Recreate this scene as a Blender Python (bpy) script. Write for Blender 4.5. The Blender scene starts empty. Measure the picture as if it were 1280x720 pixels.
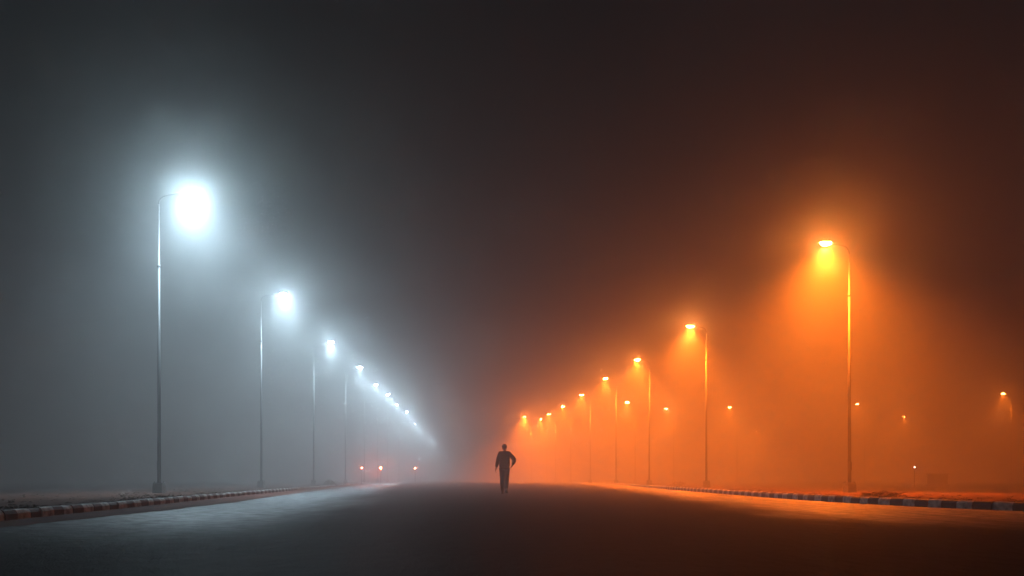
import bpy, bmesh, math, random
from mathutils import Vector, Matrix, noise
random.seed(7)

# ------------------------------------------------------------------ camera, world, render settings
F = 995.0; VX = 575.0; HY = 598.0; CH = 0.54         # focal length in photo pixels, vanishing point, camera height
S = bpy.context.scene
col = bpy.context.collection
cd = bpy.data.cameras.new("camera"); cam = bpy.data.objects.new("camera", cd); col.objects.link(cam)
cam.location = (0, 0, CH); cam.rotation_euler = (math.radians(90), 0, 0)
cd.sensor_width = 36; cd.lens = F / 1280 * 36
cd.shift_x = (640 - VX) / 1280; cd.shift_y = (HY - 360) / 1280
cd.clip_start = 0.05; cd.clip_end = 3000
S.camera = cam
W = bpy.data.worlds.new("World"); S.world = W; W.use_nodes = True
bg = W.node_tree.nodes["Background"]
bg.inputs[0].default_value = (0.0030, 0.0065, 0.0085, 1); bg.inputs[1].default_value = 1.0
vs = S.view_settings
vs.view_transform = 'Standard'; vs.look = 'None'; vs.gamma = 1; vs.exposure = 0.0; vs.use_curve_mapping = False
S.render.engine = 'CYCLES'
cy = S.cycles
cy.use_denoising = True
cy.max_bounces = 8; cy.diffuse_bounces = 2; cy.glossy_bounces = 2; cy.volume_bounces = 4
cy.sample_clamp_indirect = 1.0; cy.caustics_reflective = False; cy.caustics_refractive = False
cy.light_sampling_threshold = 0.002

WHITE_P = 1100.0; ORANGE_P = 700.0                     # radiance of the lamp lenses
WHITE_W = 21500.0; ORANGE_W = 65000.0; WUP = 0.115; OUP = 0.026        # watts of each lamp; share that leaves sideways and upwards
WHITE_C = (0.62, 0.86, 1.0); ORANGE_C = (1.0, 0.165, 0.009)
FOG = 0.028; FOG_G = 0.05; LOBE = 0.42; LOBE_G = 0.91; FOG_TOP = 13.0; ALB = 0.46; WSPOT = 124; OSPOT = 117; TILT = 12
FARK_W = (0.88, 1.0, 1.05, 1.1, 1.3, 1.6, 2.3, 3.2, 4.6, 6.5, 10.0, 14.0)
FARK_O = (1.5, 1.1, 1.15, 1.35, 1.6, 2.1, 2.9, 4.0, 7.0)

def P(px, py, Y):                                     # photo pixel at depth Y
    return Vector(((px - VX) / F * Y, Y, CH + (HY - py) / F * Y))
def G(px, py):                                        # photo pixel on the ground z=0
    Y = CH * F / (py - HY); return Vector(((px - VX) / F * Y, Y, 0))

# ------------------------------------------------------------------ helpers
def link(name, me, mat=None, parent=None, loc=None, smooth=False):
    o = bpy.data.objects.new(name, me); col.objects.link(o)
    if mat is not None: me.materials.append(mat)
    if parent is not None: o.parent = parent
    if loc is not None: o.location = loc
    if smooth:
        for p in me.polygons: p.use_smooth = True
    return o
def obj(name, bm, mat=None, parent=None, loc=None, smooth=False):
    me = bpy.data.meshes.new(name); bm.to_mesh(me); bm.free()
    return link(name, me, mat, parent, loc, smooth)
def empty(name, loc, rz=0):
    o = bpy.data.objects.new(name, None); col.objects.link(o)
    o.location = loc; o.rotation_euler = (0, 0, rz); o.empty_display_size = 0.3
    return o
def tag(o, label=None, cat=None, group=None, kind=None):
    if label: o["label"] = label
    if cat: o["category"] = cat
    if group: o["group"] = group
    if kind: o["kind"] = kind
    return o
def relight(root, k):
    for ch in root.children:
        if ch.type == 'LIGHT': ch.data = ch.data.copy(); ch.data.energy *= k
def copy_tree(o, parent=None):
    c = o.copy(); col.objects.link(c)
    if parent is not None: c.parent = parent
    for ch in o.children: copy_tree(ch, c)
    return c
def ring_tube(bm, pts, radii, n=12, cap=True):
    """tube along a polyline"""
    rings = []
    for i, p in enumerate(pts):
        p = Vector(p)
        a = Vector(pts[max(0, i - 1)]); b = Vector(pts[min(len(pts) - 1, i + 1)])
        t = (b - a).normalized()
        u = Vector((0, 1, 0)) if abs(t.y) < 0.9 else Vector((1, 0, 0))
        s = t.cross(u).normalized(); u = s.cross(t).normalized()
        r = radii[i] if isinstance(radii, (list, tuple)) else radii
        rings.append([bm.verts.new(p + (s * math.cos(k * 2 * math.pi / n) + u * math.sin(k * 2 * math.pi / n)) * r) for k in range(n)])
    for A, B in zip(rings, rings[1:]):
        for k in range(n):
            bm.faces.new((A[k], A[(k + 1) % n], B[(k + 1) % n], B[k]))
    if cap:
        bm.faces.new(rings[0][::-1]); bm.faces.new(rings[-1])
    bmesh.ops.recalc_face_normals(bm, faces=bm.faces)
def box(bm, c, s, bev=0.0, rz=0.0, taper=1.0):
    r = bmesh.ops.create_cube(bm, size=1.0); vv = r['verts']
    R = Matrix.Rotation(rz, 3, 'Z')
    for v in vv:
        k = taper if v.co.z > 0 else 1.0
        v.co = R @ Vector((v.co.x * s[0] * k, v.co.y * s[1] * k, v.co.z * s[2])) + Vector(c)
    if bev:
        es = list({e for v in vv for e in v.link_edges})
        bmesh.ops.bevel(bm, geom=es, offset=bev, segments=2, affect='EDGES', profile=0.6)

# ------------------------------------------------------------------ materials
def nmat(name):
    m = bpy.data.materials.new(name); m.use_nodes = True
    nt = m.node_tree; b = nt.nodes["Principled BSDF"]
    return m, nt, b
def N(nt, t, **kw):
    n = nt.nodes.new(t)
    for k, v in kw.items():
        if k.startswith('i_'): n.inputs[k[2:].replace('_', ' ')].default_value = v
        else: setattr(n, k, v)
    return n
def coords(nt, scale=(1, 1, 1), kind='Object', world=False):
    m = N(nt, 'ShaderNodeMapping'); m.inputs['Scale'].default_value = scale
    if world:
        g = N(nt, 'ShaderNodeNewGeometry'); nt.links.new(g.outputs['Position'], m.inputs[0])
    else:
        t = N(nt, 'ShaderNodeTexCoord'); nt.links.new(t.outputs[kind], m.inputs[0])
    return m.outputs[0]
def noise_tex(nt, vec, scale, detail=4, rough=0.55):
    n = N(nt, 'ShaderNodeTexNoise'); n.inputs['Scale'].default_value = scale
    n.inputs['Detail'].default_value = detail; n.inputs['Roughness'].default_value = rough
    nt.links.new(vec, n.inputs['Vector']); return n.outputs['Fac']
def ramp(nt, fac, stops):
    r = N(nt, 'ShaderNodeValToRGB'); e = r.color_ramp.elements
    e[0].position, e[0].color = stops[0][0], (*stops[0][1], 1)
    e[1].position, e[1].color = stops[-1][0], (*stops[-1][1], 1)
    for p, c in stops[1:-1]:
        x = e.new(p); x.color = (*c, 1)
    nt.links.new(fac, r.inputs[0]); return r.outputs[0]
def bump(nt, b, fac, strength=0.3, dist=0.01):
    u = N(nt, 'ShaderNodeBump'); u.inputs['Strength'].default_value = strength; u.inputs['Distance'].default_value = dist
    nt.links.new(fac, u.inputs['Height']); nt.links.new(u.outputs[0], b.inputs['Normal'])
def textured(name, c0, c1, scale=6, rough=0.8, bstr=0.3, bdist=0.01, metal=0.0, world=True, stretch=(1, 1, 1)):
    m, nt, b = nmat(name)
    v = coords(nt, stretch, world=world)
    f = noise_tex(nt, v, scale)
    nt.links.new(ramp(nt, f, [(0.35, c0), (0.65, c1)]), b.inputs['Base Color'])
    b.inputs['Roughness'].default_value = rough; b.inputs['Metallic'].default_value = metal
    if bstr: bump(nt, b, noise_tex(nt, v, scale * 6), bstr, bdist)
    return m

def asphalt_material():
    m, nt, b = nmat("asphalt")
    v = coords(nt, world=True)
    big = noise_tex(nt, v, 0.35, 5)
    fine = noise_tex(nt, v, 60, 3)
    nt.links.new(ramp(nt, big, [(0.35, (0.007, 0.0078, 0.0085)), (0.65, (0.0135, 0.0145, 0.015))]), b.inputs['Base Color'])
    # damp film, also mask for the painted light pools, along both gutters with a ragged edge, drier crown in the middle
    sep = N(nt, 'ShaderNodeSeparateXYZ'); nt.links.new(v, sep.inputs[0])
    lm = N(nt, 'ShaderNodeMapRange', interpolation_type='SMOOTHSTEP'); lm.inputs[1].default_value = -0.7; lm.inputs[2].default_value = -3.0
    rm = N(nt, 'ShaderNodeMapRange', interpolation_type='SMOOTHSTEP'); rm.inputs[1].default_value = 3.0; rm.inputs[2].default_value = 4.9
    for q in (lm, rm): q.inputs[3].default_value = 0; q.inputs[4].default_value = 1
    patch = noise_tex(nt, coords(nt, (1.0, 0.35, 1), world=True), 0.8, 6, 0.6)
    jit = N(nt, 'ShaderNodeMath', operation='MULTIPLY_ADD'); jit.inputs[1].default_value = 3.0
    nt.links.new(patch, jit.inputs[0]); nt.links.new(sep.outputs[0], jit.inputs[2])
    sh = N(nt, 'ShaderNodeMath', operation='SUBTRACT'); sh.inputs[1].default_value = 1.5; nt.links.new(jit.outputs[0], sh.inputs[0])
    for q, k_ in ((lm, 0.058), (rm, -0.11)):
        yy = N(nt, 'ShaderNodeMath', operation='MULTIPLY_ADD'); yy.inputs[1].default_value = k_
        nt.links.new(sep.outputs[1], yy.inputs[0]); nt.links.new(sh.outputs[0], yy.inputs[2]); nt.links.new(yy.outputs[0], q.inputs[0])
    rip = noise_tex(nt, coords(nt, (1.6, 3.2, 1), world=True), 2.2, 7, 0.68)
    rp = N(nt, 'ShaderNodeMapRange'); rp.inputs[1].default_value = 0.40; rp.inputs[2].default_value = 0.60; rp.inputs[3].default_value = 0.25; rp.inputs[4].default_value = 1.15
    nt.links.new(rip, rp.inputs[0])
    wet_and_lit = N(nt, 'ShaderNodeMath', operation='ADD', use_clamp=True); nt.links.new(lm.outputs[0], wet_and_lit.inputs[0]); nt.links.new(rm.outputs[0], wet_and_lit.inputs[1])
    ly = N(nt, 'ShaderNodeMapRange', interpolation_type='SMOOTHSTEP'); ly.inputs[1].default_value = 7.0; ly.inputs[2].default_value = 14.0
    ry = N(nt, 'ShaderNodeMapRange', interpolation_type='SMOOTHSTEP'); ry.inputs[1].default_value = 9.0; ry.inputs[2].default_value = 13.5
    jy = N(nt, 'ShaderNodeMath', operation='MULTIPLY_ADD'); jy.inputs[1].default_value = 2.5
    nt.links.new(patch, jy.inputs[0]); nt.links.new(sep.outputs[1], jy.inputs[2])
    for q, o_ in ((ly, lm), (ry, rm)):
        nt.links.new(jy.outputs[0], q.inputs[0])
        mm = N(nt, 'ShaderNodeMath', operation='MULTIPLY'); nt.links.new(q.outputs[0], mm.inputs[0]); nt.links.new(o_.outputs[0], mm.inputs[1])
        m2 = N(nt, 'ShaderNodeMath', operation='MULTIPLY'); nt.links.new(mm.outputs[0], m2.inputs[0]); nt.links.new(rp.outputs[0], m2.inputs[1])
        nt.links.new(m2.outputs[0], wet_and_lit.inputs[0 if o_ is lm else 1])
    # lamp light pools painted into the base colour: pale streaks right, fainter bluish left
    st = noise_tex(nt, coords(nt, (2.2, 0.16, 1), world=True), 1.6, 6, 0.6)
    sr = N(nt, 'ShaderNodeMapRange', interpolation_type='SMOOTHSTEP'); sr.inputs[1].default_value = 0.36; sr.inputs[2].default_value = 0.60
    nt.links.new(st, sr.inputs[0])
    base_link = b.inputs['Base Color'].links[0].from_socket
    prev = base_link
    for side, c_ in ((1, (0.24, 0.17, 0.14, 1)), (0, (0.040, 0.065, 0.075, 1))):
        am = N(nt, 'ShaderNodeMath', operation='MULTIPLY'); nt.links.new(wet_and_lit.inputs[side].links[0].from_socket, am.inputs[0]); nt.links.new(sr.outputs[0], am.inputs[1])
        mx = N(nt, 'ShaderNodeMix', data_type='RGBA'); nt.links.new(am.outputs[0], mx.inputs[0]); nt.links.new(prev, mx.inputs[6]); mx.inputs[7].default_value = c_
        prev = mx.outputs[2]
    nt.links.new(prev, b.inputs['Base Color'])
    rr = N(nt, 'ShaderNodeMapRange'); rr.inputs[3].default_value = 0.62; rr.inputs[4].default_value = 0.30; nt.links.new(wet_and_lit.outputs[0], rr.inputs[0])
    nt.links.new(rr.outputs[0], b.inputs['Roughness'])
    sp = N(nt, 'ShaderNodeMapRange'); sp.inputs[3].default_value = 0.05; sp.inputs[4].default_value = 1.0; b.inputs['IOR'].default_value = 1.6; nt.links.new(wet_and_lit.outputs[0], sp.inputs[0])
    nt.links.new(sp.outputs[0], b.inputs['Specular IOR Level'])
    mix = N(nt, 'ShaderNodeMath', operation='MULTIPLY_ADD'); mix.inputs[1].default_value = 0.30
    mid = noise_tex(nt, coords(nt, (1, 0.55, 1), world=True), 5, 7, 0.66)
    nt.links.new(fine, mix.inputs[0]); nt.links.new(mid, mix.inputs[2])
    bump(nt, b, mix.outputs[0], 1.0, 0.11)
    return m
M = {}
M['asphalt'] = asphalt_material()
M['soil'] = textured("red_soil", (0.030, 0.013, 0.009), (0.075, 0.030, 0.020), 1.7, 0.95, 0.8, 0.06)
M['dust'] = textured("red_dust", (0.07, 0.024, 0.017), (0.15, 0.056, 0.038), 3.0, 0.85, 0.6, 0.03, stretch=(1, .4, 1))
M['ground'] = textured("dark_soil", (0.02, 0.016, 0.014), (0.045, 0.034, 0.028), 0.5, 0.95, 0.5, 0.05)
M['white_paint'] = textured("worn_white_paint", (0.20, 0.19, 0.18), (0.62, 0.61, 0.58), 9, 0.7, 0.5, 0.01)
M['red_paint'] = textured("faded_red_paint", (0.03, 0.011, 0.010), (0.11, 0.028, 0.023), 8, 0.75, 0.5, 0.01)
M['black_paint'] = textured("black_paint", (0.018, 0.018, 0.018), (0.06, 0.055, 0.05), 8, 0.6, 0.5, 0.01)
M['concrete'] = textured("concrete", (0.06, 0.056, 0.052), (0.13, 0.12, 0.115), 7, 0.85, 0.6, 0.01)
M['steel'] = textured("galvanised_steel", (0.016, 0.016, 0.017), (0.030, 0.030, 0.031), 14, 0.6, 0.1, 0.002, metal=0.2)
M['housing'] = textured("grey_housing", (0.06, 0.06, 0.062), (0.10, 0.10, 0.10), 20, 0.45, 0.1, 0.002)
M['cabinet'] = textured("dull_cabinet", (0.05, 0.04, 0.04), (0.09, 0.07, 0.06), 4, 0.8, 0.3, 0.005)
M['jacket'] = textured("dark_jacket", (0.010, 0.010, 0.012), (0.02, 0.02, 0.023), 30, 0.9, 0.4, 0.006, world=False)
M['trousers'] = textured("dark_trousers", (0.008, 0.009, 0.012), (0.016, 0.017, 0.022), 30, 0.9, 0.4, 0.006, world=False)
M['skin'] = textured("skin", (0.13, 0.06, 0.04), (0.18, 0.085, 0.055), 12, 0.55, 0.1, 0.002, world=False)
M['hair'] = textured("black_hair", (0.006, 0.005, 0.005), (0.014, 0.012, 0.011), 60, 0.6, 0.7, 0.006, world=False)
M['shoe'] = textured("shoe_leather", (0.008, 0.008, 0.008), (0.016, 0.015, 0.014), 20, 0.5, 0.1, 0.002, world=False)
M['weed'] = textured("dry_weed", (0.045, 0.04, 0.02), (0.11, 0.085, 0.04), 3, 0.9, 0.0)
def emis(name, c, p):
    m, nt, b = nmat(name)
    b.inputs['Base Color'].default_value = (0.6, 0.6, 0.6, 1)
    b.inputs['Emission Color'].default_value = (*c, 1); b.inputs['Emission Strength'].default_value = p
    return m

for k in ('soil', 'dust', 'ground', 'concrete', 'weed', 'jacket', 'trousers'):
    M[k].node_tree.nodes['Principled BSDF'].inputs['Specular IOR Level'].default_value = 0.06

# ------------------------------------------------------------------ the ground, road, verges
def interp(pl, y):
    """x of a kerb polyline at depth y (smoothed)"""
    if y <= pl[0][1]: a, b = pl[0], pl[1]
    elif y >= pl[-1][1]: a, b = pl[-2], pl[-1]
    else:
        i = max(k for k in range(len(pl) - 1) if pl[k][1] <= y); a, b = pl[i], pl[i + 1]
    return a[0] + (b[0] - a[0]) * (y - a[1]) / (b[1] - a[1])
def kerb_line(pixels, extra_near, extra_far):
    pts = [G(*p) for p in pixels]; pl = extra_near + [(p.x, p.y) for p in pts] + extra_far
    # resample and smooth
    ys = [i * 0.4 for i in range(-20, 800)]
    xs = [interp(pl, y) for y in ys]
    for _ in range(40):
        xs = [xs[0]] + [(xs[i - 1] + 2 * xs[i] + xs[i + 1]) / 4 for i in range(1, len(xs) - 1)] + [xs[-1]]
    return list(zip(xs, ys))
LK = kerb_line([(0, 654), (100, 643.5), (200, 632.5), (300, 621), (380, 612.5), (432, 607.5)], [(-4.6, -8), (-4.95, 3)], [(-16.5, 180), (-30, 330)])
RK = kerb_line([(1280, 639.5), (1160, 634.5), (1060, 629), (960, 622), (850, 613), (760, 605)], [(15.5, -8), (13.0, 4), (10.6, 9)], [(30, 180), (50, 330)])

bm = bmesh.new()
bmesh.ops.create_grid(bm, x_segments=20, y_segments=20, size=900)
for v in bm.verts: v.co.z = -0.02; v.co.y += 400
tag(obj('ground', bm, M['ground']), kind='structure')

bm = bmesh.new(); prev = None
for (xl, y), (xr, _) in zip(LK, RK):
    row = [bm.verts.new((xl + (xr - xl) * t, y, 0.0)) for t in (0, .25, .5, .75, 1)]
    if prev:
        for k in range(4): bm.faces.new((prev[k], prev[k + 1], row[k + 1], row[k]))
    prev = row
bmesh.ops.recalc_face_normals(bm, faces=bm.faces)
for f in bm.faces:
    if f.normal.z < 0: f.normal_flip()
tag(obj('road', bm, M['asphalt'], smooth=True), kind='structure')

def verge(name, K, sgn):
    bm = bmesh.new(); prev = None
    offs = [0.14, 0.3, 0.5, 0.8, 1.2, 1.7, 2.3, 3.1, 4, 5, 6.5, 8.5, 11, 15, 20, 30, 45, 70, 120, 200]
    for x, y in K[::1]:
        row = []
        for o in offs:
            X = x + sgn * o; q = Vector((X * 0.9, y * 0.9, 0))
            z = 0.13 * math.exp(-max(0, o - 0.3) / 1.1) if o > 0.3 else 0.12
            amp = min(1, (o - 0.1) / 0.8) * (0.05 if o < 12 else 0.11)
            z += amp * (noise.noise(q * 1.3) * 0.6 + noise.noise(q * 4) * 0.35 + 0.15)
            row.append(bm.verts.new((X, y, max(z, -0.012))))
        if prev:
            for k in range(len(offs) - 1): bm.faces.new((prev[k], prev[k + 1], row[k + 1], row[k]))
        prev = row
    bmesh.ops.recalc_face_normals(bm, faces=bm.faces)
    for f in bm.faces:
        if f.normal.z < 0: f.normal_flip()
    return tag(obj(name, bm, M['soil'], smooth=True), kind='structure')
verge('verge_left', LK, -1); verge('verge_right', RK, 1)

# strip of red dust swept against the left kerb
bm = bmesh.new(); prev = None
for x, y in LK:
    for s in range(4):
        yy = y + s * 0.1; xx = x
        if yy < 2 or yy > 70: continue
        w = 0.38 + 0.55 * max(0, min(1, (yy - 8) / 8)) + 0.22 * noise.noise(Vector((yy * 0.7, 3, 0))) + 0.1 * noise.noise(Vector((yy * 3, 9, 0)))
        row = [bm.verts.new((xx + w * t, yy, h)) for t, h in ((0, .03), (.35, .022), (.75, .012), (1, .003))]
        if prev:
            for k in range(3): bm.faces.new((prev[k], prev[k + 1], row[k + 1], row[k]))
        prev = row
bmesh.ops.recalc_face_normals(bm, faces=bm.faces)
for f in bm.faces:
    if f.normal.z < 0: f.normal_flip()
tag(obj('dirt_strip', bm, M['dust'], smooth=True), kind='structure')

# ------------------------------------------------------------------ striped kerbs
def kerb(K, sgn, dark, label, group_cat, blen, y0, y1, light_label, dark_label):
    root = tag(empty('kerb', (interp(K, y0), y0, 0)), label, 'kerb', 'painted kerbs along the road')
    # arc-length walk
    stones = []; y = y0; i = 0
    while y < y1:
        x = interp(K, y); x2 = interp(K, y + 0.01); d = Vector((x2 - x, 0.01)).normalized()
        L = blen * random.uniform(0.85, 1.15)
        ny = y + d.y * L; stones.append((y, ny, i % 2)); y = ny; i += 1
    far = {0: None}
    rest = bmesh.new(); rest_m = []
    for j, (a, b, lt) in enumerate(stones):
        target = rest if j >= 100 else bmesh.new()
        g = 0.012
        A = Vector((interp(K, a), a, 0)); B = Vector((interp(K, b), b, 0)); d = (B - A).normalized()
        n = Vector((-d.y, d.x, 0)) * (1 if sgn < 0 else -1)      # away from the road
        A = A + d * g * .5; B = B - d * g * .5
        hz = 0.150 + random.uniform(-.006, .006); jj = random.uniform(-.008, .008)
        prof = [(0.0, -0.01), (0.004, 0.10), (0.03, hz - 0.012), (0.05, hz), (0.13, hz), (0.145, hz - 0.02), (0.145, -0.01)]
        ra = [target.verts.new(A + n * (u + jj) + Vector((0, 0, h)) - root.location) for u, h in prof]
        rb = [target.verts.new(B + n * (u + jj) + Vector((0, 0, h)) - root.location) for u, h in prof]
        fs = [target.faces.new((ra[k], ra[k + 1], rb[k + 1], rb[k])) for k in range(len(prof) - 1)]
        fs += [target.faces.new(ra), target.faces.new(rb[::-1])]
        if j >= 100:
            for f in fs: f.material_index = 0 if lt else 1
        else:
            bmesh.ops.recalc_face_normals(target, faces=target.faces)
            o = obj('kerb_stone', target, M['white_paint'] if lt else dark, root)
            o["label"] = light_label if lt else dark_label
    if len(rest.faces):
        bmesh.ops.recalc_face_normals(rest, faces=rest.faces)
        o = obj('kerb_stone_row', rest, M['white_paint'], root); o.data.materials.append(dark)
        o["kind"] = "stuff"
    return root
kerb(LK, -1, M['red_paint'], 'kerb with faded red and dirty white blocks along the left side of the road', 'kerb', 0.36, 7.6, 110,
     'dirty white painted kerb block', 'faded red painted kerb block')
kerb(RK, 1, M['black_paint'], 'kerb with black and dirty white blocks along the right side of the road', 'kerb', 0.37, 10.0, 120,
     'dirty white painted kerb block', 'black painted kerb block')

# ------------------------------------------------------------------ street lamps
def add_light(name, kind, c, w, loc, parent):
    ld = bpy.data.lights.new(name, kind); ld.color = c; ld.energy = w; ld.shadow_soft_size = 0.07
    if kind == 'SPOT':
        ld.spot_blend = 1.0
    o = bpy.data.objects.new(name, ld); col.objects.link(o); o.parent = parent; o.location = loc
    return o
def make_lamp(name, Hh, arm, sgn, mat_lens, joint, lens_r=0.15, ped=True):
    """sgn +1: the arm reaches towards +x"""
    root = empty(name, (0, 0, 0))
    bm = bmesh.new(); box(bm, (0, 0, 0.16), (0.36, 0.36, 0.42), 0.02, taper=0.93)
    pd = obj('pedestal', bm, M['concrete'], root)
    bm = bmesh.new(); box(bm, (0, 0, 0.382), (0.30, 0.30, 0.02), 0.003)
    obj('base_plate', bm, M['steel'], pd)
    for bx in (-.11, .11):
        for by in (-.11, .11):
            bm = bmesh.new(); ring_tube(bm, [(bx, by, .392), (bx, by, .44)], .013, 6); obj('bolt', bm, M['steel'], pd)
    bm = bmesh.new(); zt = Hh - 0.36
    ring_tube(bm, [(0, 0, .39), (0, 0, joint), (0, 0, joint + .001), (0, 0, zt)], [.064, .048, .040, .023], 14)
    pole = obj('pole', bm, M['steel'], root, smooth=True)
    bm = bmesh.new(); ring_tube(bm, [(0, 0, joint - .05), (0, 0, joint + .04)], .062, 14); obj('collar', bm, M['steel'], pole, smooth=True)
    bm = bmesh.new(); box(bm, (0, -.078, 1.0), (.09, .014, .32), .004); obj('access_door', bm, M['steel'], pole)
    # swept arm
    bm = bmesh.new(); pts = []
    r = 0.30
    for k in range(9):
        a = k / 8 * math.radians(76)
        pts.append((sgn * r * (1 - math.cos(a)), 0, zt + r * math.sin(a)))
    ex, _, ez = pts[-1]; L = arm - abs(ex) - 0.20
    pts.append((sgn * (abs(ex) + L * .5), 0, ez + L * .5 * .16)); pts.append((sgn * (abs(ex) + L), 0, ez + L * .12))
    ring_tube(bm, pts, [.023] * 9 + [.022, .022], 10)
    obj('arm', bm, M['steel'], root, smooth=True)
    hx, hz = sgn * arm, Hh
    # lamp head: a shallow shell, wider at the front
    bm = bmesh.new()
    n = 20; rings = []
    for t, sc_ in ((0, 1.0), (.35, 1.0), (.75, .72), (1, .22)):
        rings.append([bm.verts.new((hx + math.cos(a) * .36 * sc_ - sgn * .03, math.sin(a) * .165 * sc_, hz + .03 + .11 * t)) for a in [k * 2 * math.pi / n for k in range(n)]])
    for A, B in zip(rings, rings[1:]):
        for k in range(n): bm.faces.new((A[k], A[(k + 1) % n], B[(k + 1) % n], B[k]))
    bm.faces.new(rings[0][::-1]); bm.faces.new(rings[-1])
    bmesh.ops.recalc_face_normals(bm, faces=bm.faces)
    head = obj('lamp_head', bm, M['housing'], root, smooth=False)
    bm = bmesh.new(); rings = []; n = 12
    for k in range(4):
        a = k / 4 * math.pi / 2
        rings.append([bm.verts.new((hx + math.cos(q) * lens_r * 1.25 * math.cos(a), math.sin(q) * lens_r * .85 * math.cos(a), hz + .027 - .11 * math.sin(a))) for q in [j * 2 * math.pi / n for j in range(n)]])
    tip = bm.verts.new((hx, 0, hz + .027 - .11))
    for A, B in zip(rings, rings[1:]):
        for j in range(n): bm.faces.new((A[j], A[(j + 1) % n], B[(j + 1) % n], B[j]))
    for j in range(n): bm.faces.new((rings[-1][j], rings[-1][(j + 1) % n], tip))
    bmesh.ops.recalc_face_normals(bm, faces=bm.faces)
    lens = obj('lens', bm, mat_lens, head, smooth=True)
    mat_lens.cycles.emission_sampling = 'NONE'
    c, w, UP = (WHITE_C, WHITE_W, WUP) if mat_lens is LW else (ORANGE_C, ORANGE_W, OUP)
    dl = add_light('downlight', 'SPOT', c, w, (hx, 0, hz - .10), root)
    dl.data.spot_size = math.radians(WSPOT if mat_lens is LW else OSPOT); dl.rotation_euler = (math.radians(-TILT), math.radians(-TILT * .6 * sgn), 0)
    add_light('glow', 'POINT', c if mat_lens is LW else (1.0, 0.195, 0.018), w * UP, (hx, 0, hz - .10), root)
    return root

LW = emis('white_lens', WHITE_C, WHITE_P); LO = emis('sodium_lens', (1.0, 0.38, 0.10), ORANGE_P)
ordinal = ['nearest', 'second', 'third', 'fourth', 'fifth', 'sixth', 'seventh', 'eighth', 'ninth', 'tenth', 'eleventh', 'twelfth', 'thirteenth']

HL = CH + (HY - 243) / F * 28.3                       # left lamps about 10.6 m
left = [(243, 243), (355, 368), (413, 428), (449, 459), (470, 481), (485, 493), (496, 506), (509, 515), (519, 530), (526, 538), (537, 546), (541, 550)]
protoL = make_lamp('street_lamp', HL, 1.25, 1, LW, HL - 2.55)
extraL = ['with the largest halo, at the far left', 'standing behind the tallest one', 'in front of the far bright dots',
          'the last one with a clear halo', 'a small bright dot', 'a small bright dot', 'a small bright dot', 'a tiny dot', 'a tiny warm dot', 'a tiny warm dot',
          'a tiny faint dot', 'a tiny faint dot, the farthest']
for i, (px, py) in enumerate(left):
    o = protoL if i == 0 else copy_tree(protoL)
    Y = (HL - CH) * F / (HY - py); x = (px - VX) / F * Y
    o.location = (x - 1.25, Y, 0); o.rotation_euler = (random.uniform(-.004, .004), random.uniform(-.003, .003) * (i > 0), random.uniform(-.12, .12))
    relight(o, FARK_W[i] / (FARK_W[0] if i else 1))
    tag(o, f'white street lamp, {ordinal[i]} of the left row, {extraL[i]}', 'street lamp', 'white street lamps of the left row')

HR = CH + (HY - 305) / F * 29.9
right = [(1031, 305), (863, 408), (796, 450), (757, 473), (727, 494), (704, 508), (686, 518), (676, 524), (656, 521)]
protoR = make_lamp('street_lamp', HR, 0.93, -1, LO, HR - 1.92, lens_r=.17)
extraR = ['tallest in view, with a wide orange halo', 'left of the tallest orange lamp', 'above a small lamp of the row behind', 'with a faint pole',
          'a soft small glow', 'a small glow', 'a small glow', 'a tiny glow', 'nearest to the walking man']
for i, (px, py) in enumerate(right):
    o = protoR if i == 0 else copy_tree(protoR)
    Hh = HR if i < 8 else HR
    Y = (HR - CH) * F / (HY - py); x = (px - VX) / F * Y
    o.location = (x + 0.93, Y, 0); o.rotation_euler = (random.uniform(-.004, .004), random.uniform(-.003, .003) * (i > 0), random.uniform(-.12, .12))
    relight(o, FARK_O[i])
    tag(o, f'orange street lamp, {ordinal[i]} of the right row, {extraR[i]}', 'street lamp', 'orange street lamps of the right row')

back = [((784, 503), 'small orange lamp below and left of the third orange lamp'),
        ((833, 511), 'faint flat orange lamp glow left of the second orange pole'),
        ((912, 509), 'small orange lamp just right of the second orange pole'),
        ((946, 539), 'tiny orange lamp low in the fog between the two tallest orange poles'),
        ((1071, 505), 'very faint orange lamp glow just right of the tallest orange pole'),
        ((1130, 521), 'small orange lamp alone in the fog right of the tallest orange pole'),
        ((1253, 492), 'orange lamp at the far right edge, brightest of the distant ones')]
backY = [92, 104, 100, 130, 112, 112, 98]; backK = [.9, 1.0, 1.2, 1.0, 1.0, 1.1, 1.5]
for (px, py), lab in back:
    i = [b[0] for b in back].index((px, py))
    Y = backY[i]; p = P(px, py, Y)
    o = copy_tree(protoR); s = p.z / HR
    o.location = (p.x + 0.93 * s, Y, 0); o.scale = (s, s, s)      # masts of other heights on the side road
    relight(o, backK[i]); tag(o, lab, 'street lamp', 'orange lamps of the side road')

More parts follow.
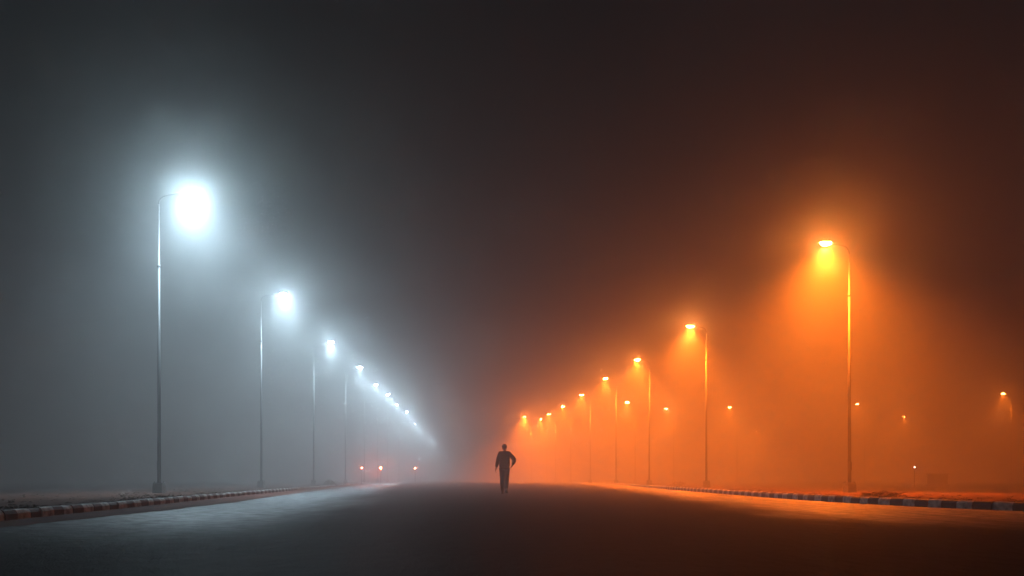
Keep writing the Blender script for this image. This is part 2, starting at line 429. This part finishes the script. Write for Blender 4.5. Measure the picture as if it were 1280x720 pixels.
# ------------------------------------------------------------------ small low lights in the fog
def make_beacon(mat, r, Hh, lt):
    root = empty('beacon', (0, 0, 0))
    bm = bmesh.new(); ring_tube(bm, [(0, 0, 0), (0, 0, .05)], [.2, .17], 16); obj('base', bm, M['concrete'], root)
    bm = bmesh.new(); ring_tube(bm, [(0, 0, .05), (0, 0, Hh - r)], .018, 10); obj('post', bm, M['steel'], root, smooth=True)
    bm = bmesh.new(); bmesh.ops.create_uvsphere(bm, u_segments=12, v_segments=8, radius=r)
    obj('lens', bm, mat, root, loc=(0, 0, Hh), smooth=True); mat.cycles.emission_sampling = 'NONE'
    add_light('glow', 'POINT', *lt, (0, -r * 1.35, Hh), root).data.shadow_soft_size = r * .3
    bm = bmesh.new(); ring_tube(bm, [(0, 0, Hh - r * 1.25), (0, 0, Hh - r * .8)], r * .9, 12); obj('collar', bm, M['housing'], root)
    return root
RB = emis('red_lens', (1.0, 0.07, 0.04), 9.0); RB2 = emis('red_lens_bright', (1.0, 0.12, 0.035), 160.0); WB = emis('small_white_lens', (1.0, .8, .7), 5.0)
for (px, py, Y, mt, r, lab) in [(452, 585, 62, RB, .07, 'small pinkish warning light low in the fog, leftmost of the three red ones'),
                               (476, 585, 62, RB2, .10, 'bright orange red warning light low in the fog, with the largest glow of the three'),
                               (519, 585, 66, RB, .07, 'small pinkish warning light low in the fog, rightmost of the three red ones'),
                               (1143, 584, 44, WB, .045, 'tiny white light on a short post right of the tallest orange pole')]:
    p = P(px, py, Y); b = make_beacon(mt, r, p.z, {RB: ((1, .12, .05), 200), RB2: ((1, .12, .04), 700), WB: ((1, .8, .7), 2)}[mt]); b.location = (p.x, Y, 0)
    tag(b, lab, 'warning light' if mt is not WB else 'post light', 'red warning lights' if mt is not WB else None)

# low cabinet beyond the right kerb, dim in the fog
p = Vector(((1172 - VX) / F * 52, 52, 0))
cab = tag(empty('utility_cabinet', p, 0.15), 'low dark cabinet half lost in the fog on the right verge', 'cabinet')
bm = bmesh.new(); box(bm, (0, 0, .08), (1.25, .6, .16), .01); obj('plinth', bm, M['concrete'], cab)
bm = bmesh.new(); box(bm, (0, 0, .48), (1.1, .5, .64), .015); obj('body', bm, M['cabinet'], cab)
bm = bmesh.new(); box(bm, (0, 0, .83), (1.22, .62, .05), .01); obj('lid', bm, M['cabinet'], cab)
for sx in (-1, 1):
    bm = bmesh.new(); box(bm, (sx * .265, -.256, .48), (.5, .02, .56), .005); d = obj('door', bm, M['cabinet'], cab)
    bm = bmesh.new(); box(bm, (sx * .05, -.275, .48), (.02, .02, .12), .004); obj('handle', bm, M['steel'], d)

# ------------------------------------------------------------------ rubble and weeds on the verges
def weeds(name, K, sgn, n, ymax, label):
    bm = bmesh.new()
    for _ in range(n):
        y = 8 + (ymax - 8) * random.random() ** 1.3; o = 0.25 + 7 * random.random() ** 1.8
        x = interp(K, y) + sgn * o
        if noise.noise(Vector((x * .5, y * .35, 2))) < -0.05: continue
        z0 = 0.13 * math.exp(-max(0, o - .3) / 1.1) - .01
        for b in range(random.randint(3, 8)):
            a = random.uniform(0, 6.28); h = random.uniform(.02, .075); l = random.uniform(.02, .09); w = .006
            bx, by = x + random.uniform(-.05, .05), y + random.uniform(-.05, .05)
            dx, dy = math.cos(a), math.sin(a)
            v = [bm.verts.new((bx - dy * w, by + dx * w, z0)), bm.verts.new((bx + dy * w, by - dx * w, z0)),
                 bm.verts.new((bx + dx * l * .4 + dy * w * .7, by + dy * l * .4 - dx * w * .7, z0 + h * .7)), bm.verts.new((bx + dx * l, by + dy * l, z0 + h))]
            bm.faces.new((v[0], v[1], v[2])); bm.faces.new((v[0], v[2], v[3]))
    tag(obj(name, bm, M['weed']), label, 'weeds', kind='stuff')
weeds('dry_weeds', LK, -1, 1000, 60, 'sparse low dry weeds on the red soil behind the left kerb')
weeds('dry_weeds', RK, 1, 800, 60, 'sparse low dry weeds on the soil behind the right kerb')
def pebbles(name, K, sgn, n, ymax, label):
    bm = bmesh.new()
    for _ in range(n):
        y = 8 + (ymax - 8) * random.random() ** 1.5; o = 0.2 + 5 * random.random() ** 1.5
        x = interp(K, y) + sgn * o; r = random.uniform(.015, .06)
        z0 = 0.13 * math.exp(-max(0, o - .3) / 1.1)
        q = bmesh.ops.create_icosphere(bm, subdivisions=1, radius=r)
        for v in q['verts']:
            v.co = Vector((v.co.x * 1.3, v.co.y, v.co.z * .7)) * (1 + .3 * noise.noise(v.co * 30 + Vector((x, y, 0)))) + Vector((x, y, z0))
    tag(obj(name, bm, M['soil']), label, 'rubble', kind='stuff')
pebbles('rubble', LK, -1, 500, 45, 'clods and small stones on the soil behind the left kerb')
pebbles('rubble', RK, 1, 450, 45, 'clods and small stones on the soil behind the right kerb')

def shrub(px, Y, w, h, lab):
    root = tag(empty('shrub', ((px - VX) / F * Y, Y, 0)), lab, 'shrub', 'low shrubs behind the kerbs')
    bm = bmesh.new()
    for _ in range(9):
        a = random.uniform(0, 6.28); e = Vector((math.cos(a) * w * .4, math.sin(a) * w * .4, h * random.uniform(.5, .95)))
        ring_tube(bm, [(0, 0, 0), e * .5 + Vector((0, 0, h * .1)), e], [.012, .008, .004], 5)
    obj('stem', bm, M['weed'], root)
    bm = bmesh.new()
    for _ in range(900):
        a = random.uniform(0, 6.28); rr = math.sqrt(random.random()); hh = random.random()
        c = Vector((math.cos(a) * w * .5 * rr * (1 - .5 * hh), math.sin(a) * w * .5 * rr * (1 - .5 * hh), h * (.1 + .9 * hh * (1 - .35 * rr))))
        if noise.noise(c * 6 + Vector((px, 0, 0))) < -.1: continue
        u = Vector((random.gauss(0, 1), random.gauss(0, 1), random.gauss(0, 1))).normalized(); t = u.orthogonal().normalized(); s = random.uniform(.02, .04)
        bm.faces.new([bm.verts.new(c + u * s), bm.verts.new(c + t * s * .5), bm.verts.new(c - u * s), bm.verts.new(c - t * s * .5)])
    obj('foliage', bm, M['weed'], root)
shrub(848, 47, 1.3, .42, 'low dark shrub behind the right kerb, left of the second orange pole')
shrub(1105, 22, 1.5, .20, 'low flat shrub behind the right kerb beside the tallest orange pole')
shrub(412, 50, 1.1, .50, 'low dark shrub behind the left kerb near the third white lamp pole')

# ------------------------------------------------------------------ the walking man
def skin_obj(name, verts, edges, radii, mat, parent, sub=2, root_i=0):
    me = bpy.data.meshes.new(name); me.from_pydata([Vector(v) for v in verts], edges, []); me.update()
    o = link(name, me, mat, parent)
    md = o.modifiers.new('skin', 'SKIN'); md.use_smooth_shade = True
    sv = me.skin_vertices[0].data if me.skin_vertices else None
    if sv is None:
        bpy.context.view_layer.objects.active = o; o.select_set(True)
        bpy.ops.mesh.customdata_skin_add(); sv = me.skin_vertices[0].data
    for i, r in enumerate(radii):
        sv[i].radius = (r, r) if not isinstance(r, tuple) else r
        sv[i].use_root = (i == root_i)
    ms = o.modifiers.new('sub', 'SUBSURF'); ms.levels = sub; ms.render_levels = sub
    dg = bpy.context.evaluated_depsgraph_get(); ev = o.evaluated_get(dg)
    nm = bpy.data.meshes.new_from_object(ev); o.modifiers.clear(); old = o.data; o.data = nm
    if not nm.materials: nm.materials.append(mat)
    for p_ in nm.polygons: p_.use_smooth = True
    return o
MY = CH * F / (617.5 - HY)
man = tag(empty('person', ((630.6 - VX) / F * MY, MY, 0)), 'lone man in dark clothes walking away down the middle of the road, right elbow bent', 'person')
# joints: +x image right, +y away from the camera (he walks away)
J = dict(pel=(0, 0, .90), waist=(.0, .0, 1.08), chest=(.005, .02, 1.30), neck=(.0, .03, 1.46), hb=(0, .035, 1.53),
         ls=(-.165, .02, 1.385), le=(-.235, -.02, 1.12), lw=(-.295, .03, .90),
         rs=(.175, .02, 1.385), re=(.355, -.08, 1.17), rw=(.285, .10, 1.00),
         lh=(-.085, 0, .88), lk=(-.075, .05, .49), la=(-.065, .10, .085),
         rh=(.085, 0, .88), rk=(.075, .05, .48), ra=(.055, -.17, .17))
names = list(J); ix = {n: i for i, n in enumerate(names)}
E = [('pel', 'waist'), ('waist', 'chest'), ('chest', 'neck'), ('neck', 'hb'), ('chest', 'ls'), ('ls', 'le'), ('le', 'lw'), ('chest', 'rs'), ('rs', 're'), ('re', 'rw'),
     ('pel', 'lh'), ('lh', 'lk'), ('lk', 'la'), ('pel', 'rh'), ('rh', 'rk'), ('rk', 'ra')]
verts = [J[n] for n in names]; edges = [(ix[a], ix[b]) for a, b in E]
R = dict(pel=(.14, .10), waist=(.12, .09), chest=(.15, .10), neck=.066, hb=.062, ls=.062, le=.042, lw=.028, rs=.062, re=.042, rw=.028,
         lh=.08, lk=.055, la=.04, rh=.08, rk=.055, ra=.04)
rad = [R[n] for n in names]
# head: cranium, brow, nose, chin, ears as skin branches of the same body
def addv(pt, r, to):
    verts.append(pt); rad.append(r); edges.append((to, len(verts) - 1)); return len(verts) - 1
h1 = addv((0, .045, 1.60), (.078, .092), ix['hb']); h2 = addv((0, .035, 1.665), (.070, .082), h1)
addv((0, .125, 1.545), .03, h1); addv((0, .15, 1.60), .011, h1)
addv((-.088, .03, 1.605), .016, h1); addv((.088, .03, 1.605), .016, h1)
# hands: palm, four curled fingers and a thumb
def hand(wi, w, d, side):
    w = Vector(w); d = Vector(d).normalized()
    s = Vector((0, 1, 0)); s = (s - d * s.dot(d)).normalized(); n = d.cross(s).normalized() * side
    palm = addv(tuple(w + d * .07), (.030, .022), wi)
    for k, L in enumerate((.070, .078, .072, .056)):
        o = s * (.030 - .020 * k)
        a = addv(tuple(w + d * .095 + o), .0095, palm)
        b = addv(tuple(w + d * (.095 + L * .5) + o + n * .008), .0085, a)
        addv(tuple(w + d * (.095 + L * .85) + o + n * .028), .007, b)
    t = addv(tuple(w + d * .045 + s * .038 + n * .008), .011, wi)
    addv(tuple(w + d * .085 + s * .050 + n * .018), .0085, t)
hand(ix['lw'], J['lw'], (-.10, .08, -.95), 1)
hand(ix['rw'], J['rw'], (-.35, .55, -.55), -1)
# feet
for k, (f, heel) in {'la': ((-.070, .24, .035), (-.035, .07, .04)), 'ra': ((.062, -.09, .045), (.025, -.21, .16))}.items():
    addv(f, .03, ix[k])
skin_obj('body', verts, edges, rad, M['skin'], man)
# jacket over torso and arms
nm_ = ['hem', 'waist', 'chest', 'neck', 'ls', 'le', 'lw', 'rs', 're', 'rw']
jv = [(0, 0, .83), J['waist'], J['chest'], (0, .03, 1.485), J['ls'], J['le'], (-.288, .025, .925), J['rs'], J['re'], (.290, .085, 1.015)]
je = [(0, 1), (1, 2), (2, 3), (2, 4), (4, 5), (5, 6), (2, 7), (7, 8), (8, 9)]
jr = [(.21, .14), (.205, .14), (.20, .145), (.072, .072), .100, .078, .055, .100, .080, .058]
skin_obj('jacket', jv, je, jr, M['jacket'], man)
tv = [(0, 0, .92), (-.088, 0, .84), (-.078, .05, .49), (-.060, .10, .07), (.088, 0, .84), (.078, .05, .48), (.050, -.165, .165)]
skin_obj('trousers', tv, [(0, 1), (1, 2), (2, 3), (0, 4), (4, 5), (5, 6)], [(.165, .12), .108, .082, .070, .108, .082, .070], M['trousers'], man)
for A, B, C_ in (((-.065, .05, .055), (-.070, .16, .045), (-.080, .27, .035)), ((.055, -.215, .150), (.060, -.155, .09), (.066, -.085, .040))):
    skin_obj('shoe', [A, B, C_], [(0, 1), (1, 2)], [(.060, .06), (.062, .052), (.052, .036)], M['shoe'], man)
bm = bmesh.new(); bmesh.ops.create_uvsphere(bm, u_segments=20, v_segments=14, radius=1)
for v in list(bm.verts):
    if v.co.z < -0.55 or (v.co.y > 0.45 and v.co.z < 0.35): bm.verts.remove(v)
for v in bm.verts:
    k = 1 + .05 * noise.noise(v.co * 5)
    v.co = Vector((v.co.x * .096 * k, .035 + v.co.y * .110 * k, 1.64 + v.co.z * .098 * k))
obj('hair', bm, M['hair'], man, smooth=True)
for sx in (-1, 1):
    bm = bmesh.new(); bmesh.ops.create_uvsphere(bm, u_segments=10, v_segments=6, radius=.012)
    obj('eye', bm, M['white_paint'], man, loc=(sx * .03, .128, 1.612), smooth=True)

# ------------------------------------------------------------------ haze
bm = bmesh.new()
box(bm, (0, 190, (FOG_TOP - 1.1) / 2), (520, 620, FOG_TOP + 1.1))
m = bpy.data.materials.new("fog"); m.use_nodes = True; nt = m.node_tree; nt.nodes.clear()
out = nt.nodes.new('ShaderNodeOutputMaterial'); pv = nt.nodes.new('ShaderNodeVolumePrincipled')
pw = nt.nodes.new('ShaderNodeVolumePrincipled'); ad = nt.nodes.new('ShaderNodeAddShader')
for n_, d_, g_ in ((pv, FOG * (1 - LOBE), FOG_G), (pw, FOG * LOBE, LOBE_G)):    # broad and forward lobes of fog droplets
    n_.inputs['Color'].default_value = (ALB, ALB, ALB, 1); n_.inputs['Density'].default_value = d_; n_.inputs['Anisotropy'].default_value = g_
nt.links.new(pv.outputs[0], ad.inputs[0]); nt.links.new(pw.outputs[0], ad.inputs[1])
nt.links.new(ad.outputs[0], out.inputs['Volume'])
hz = obj('haze', bm, m)
tag(hz, 'thick night fog lit white on the left and orange on the right', 'fog', kind='stuff')
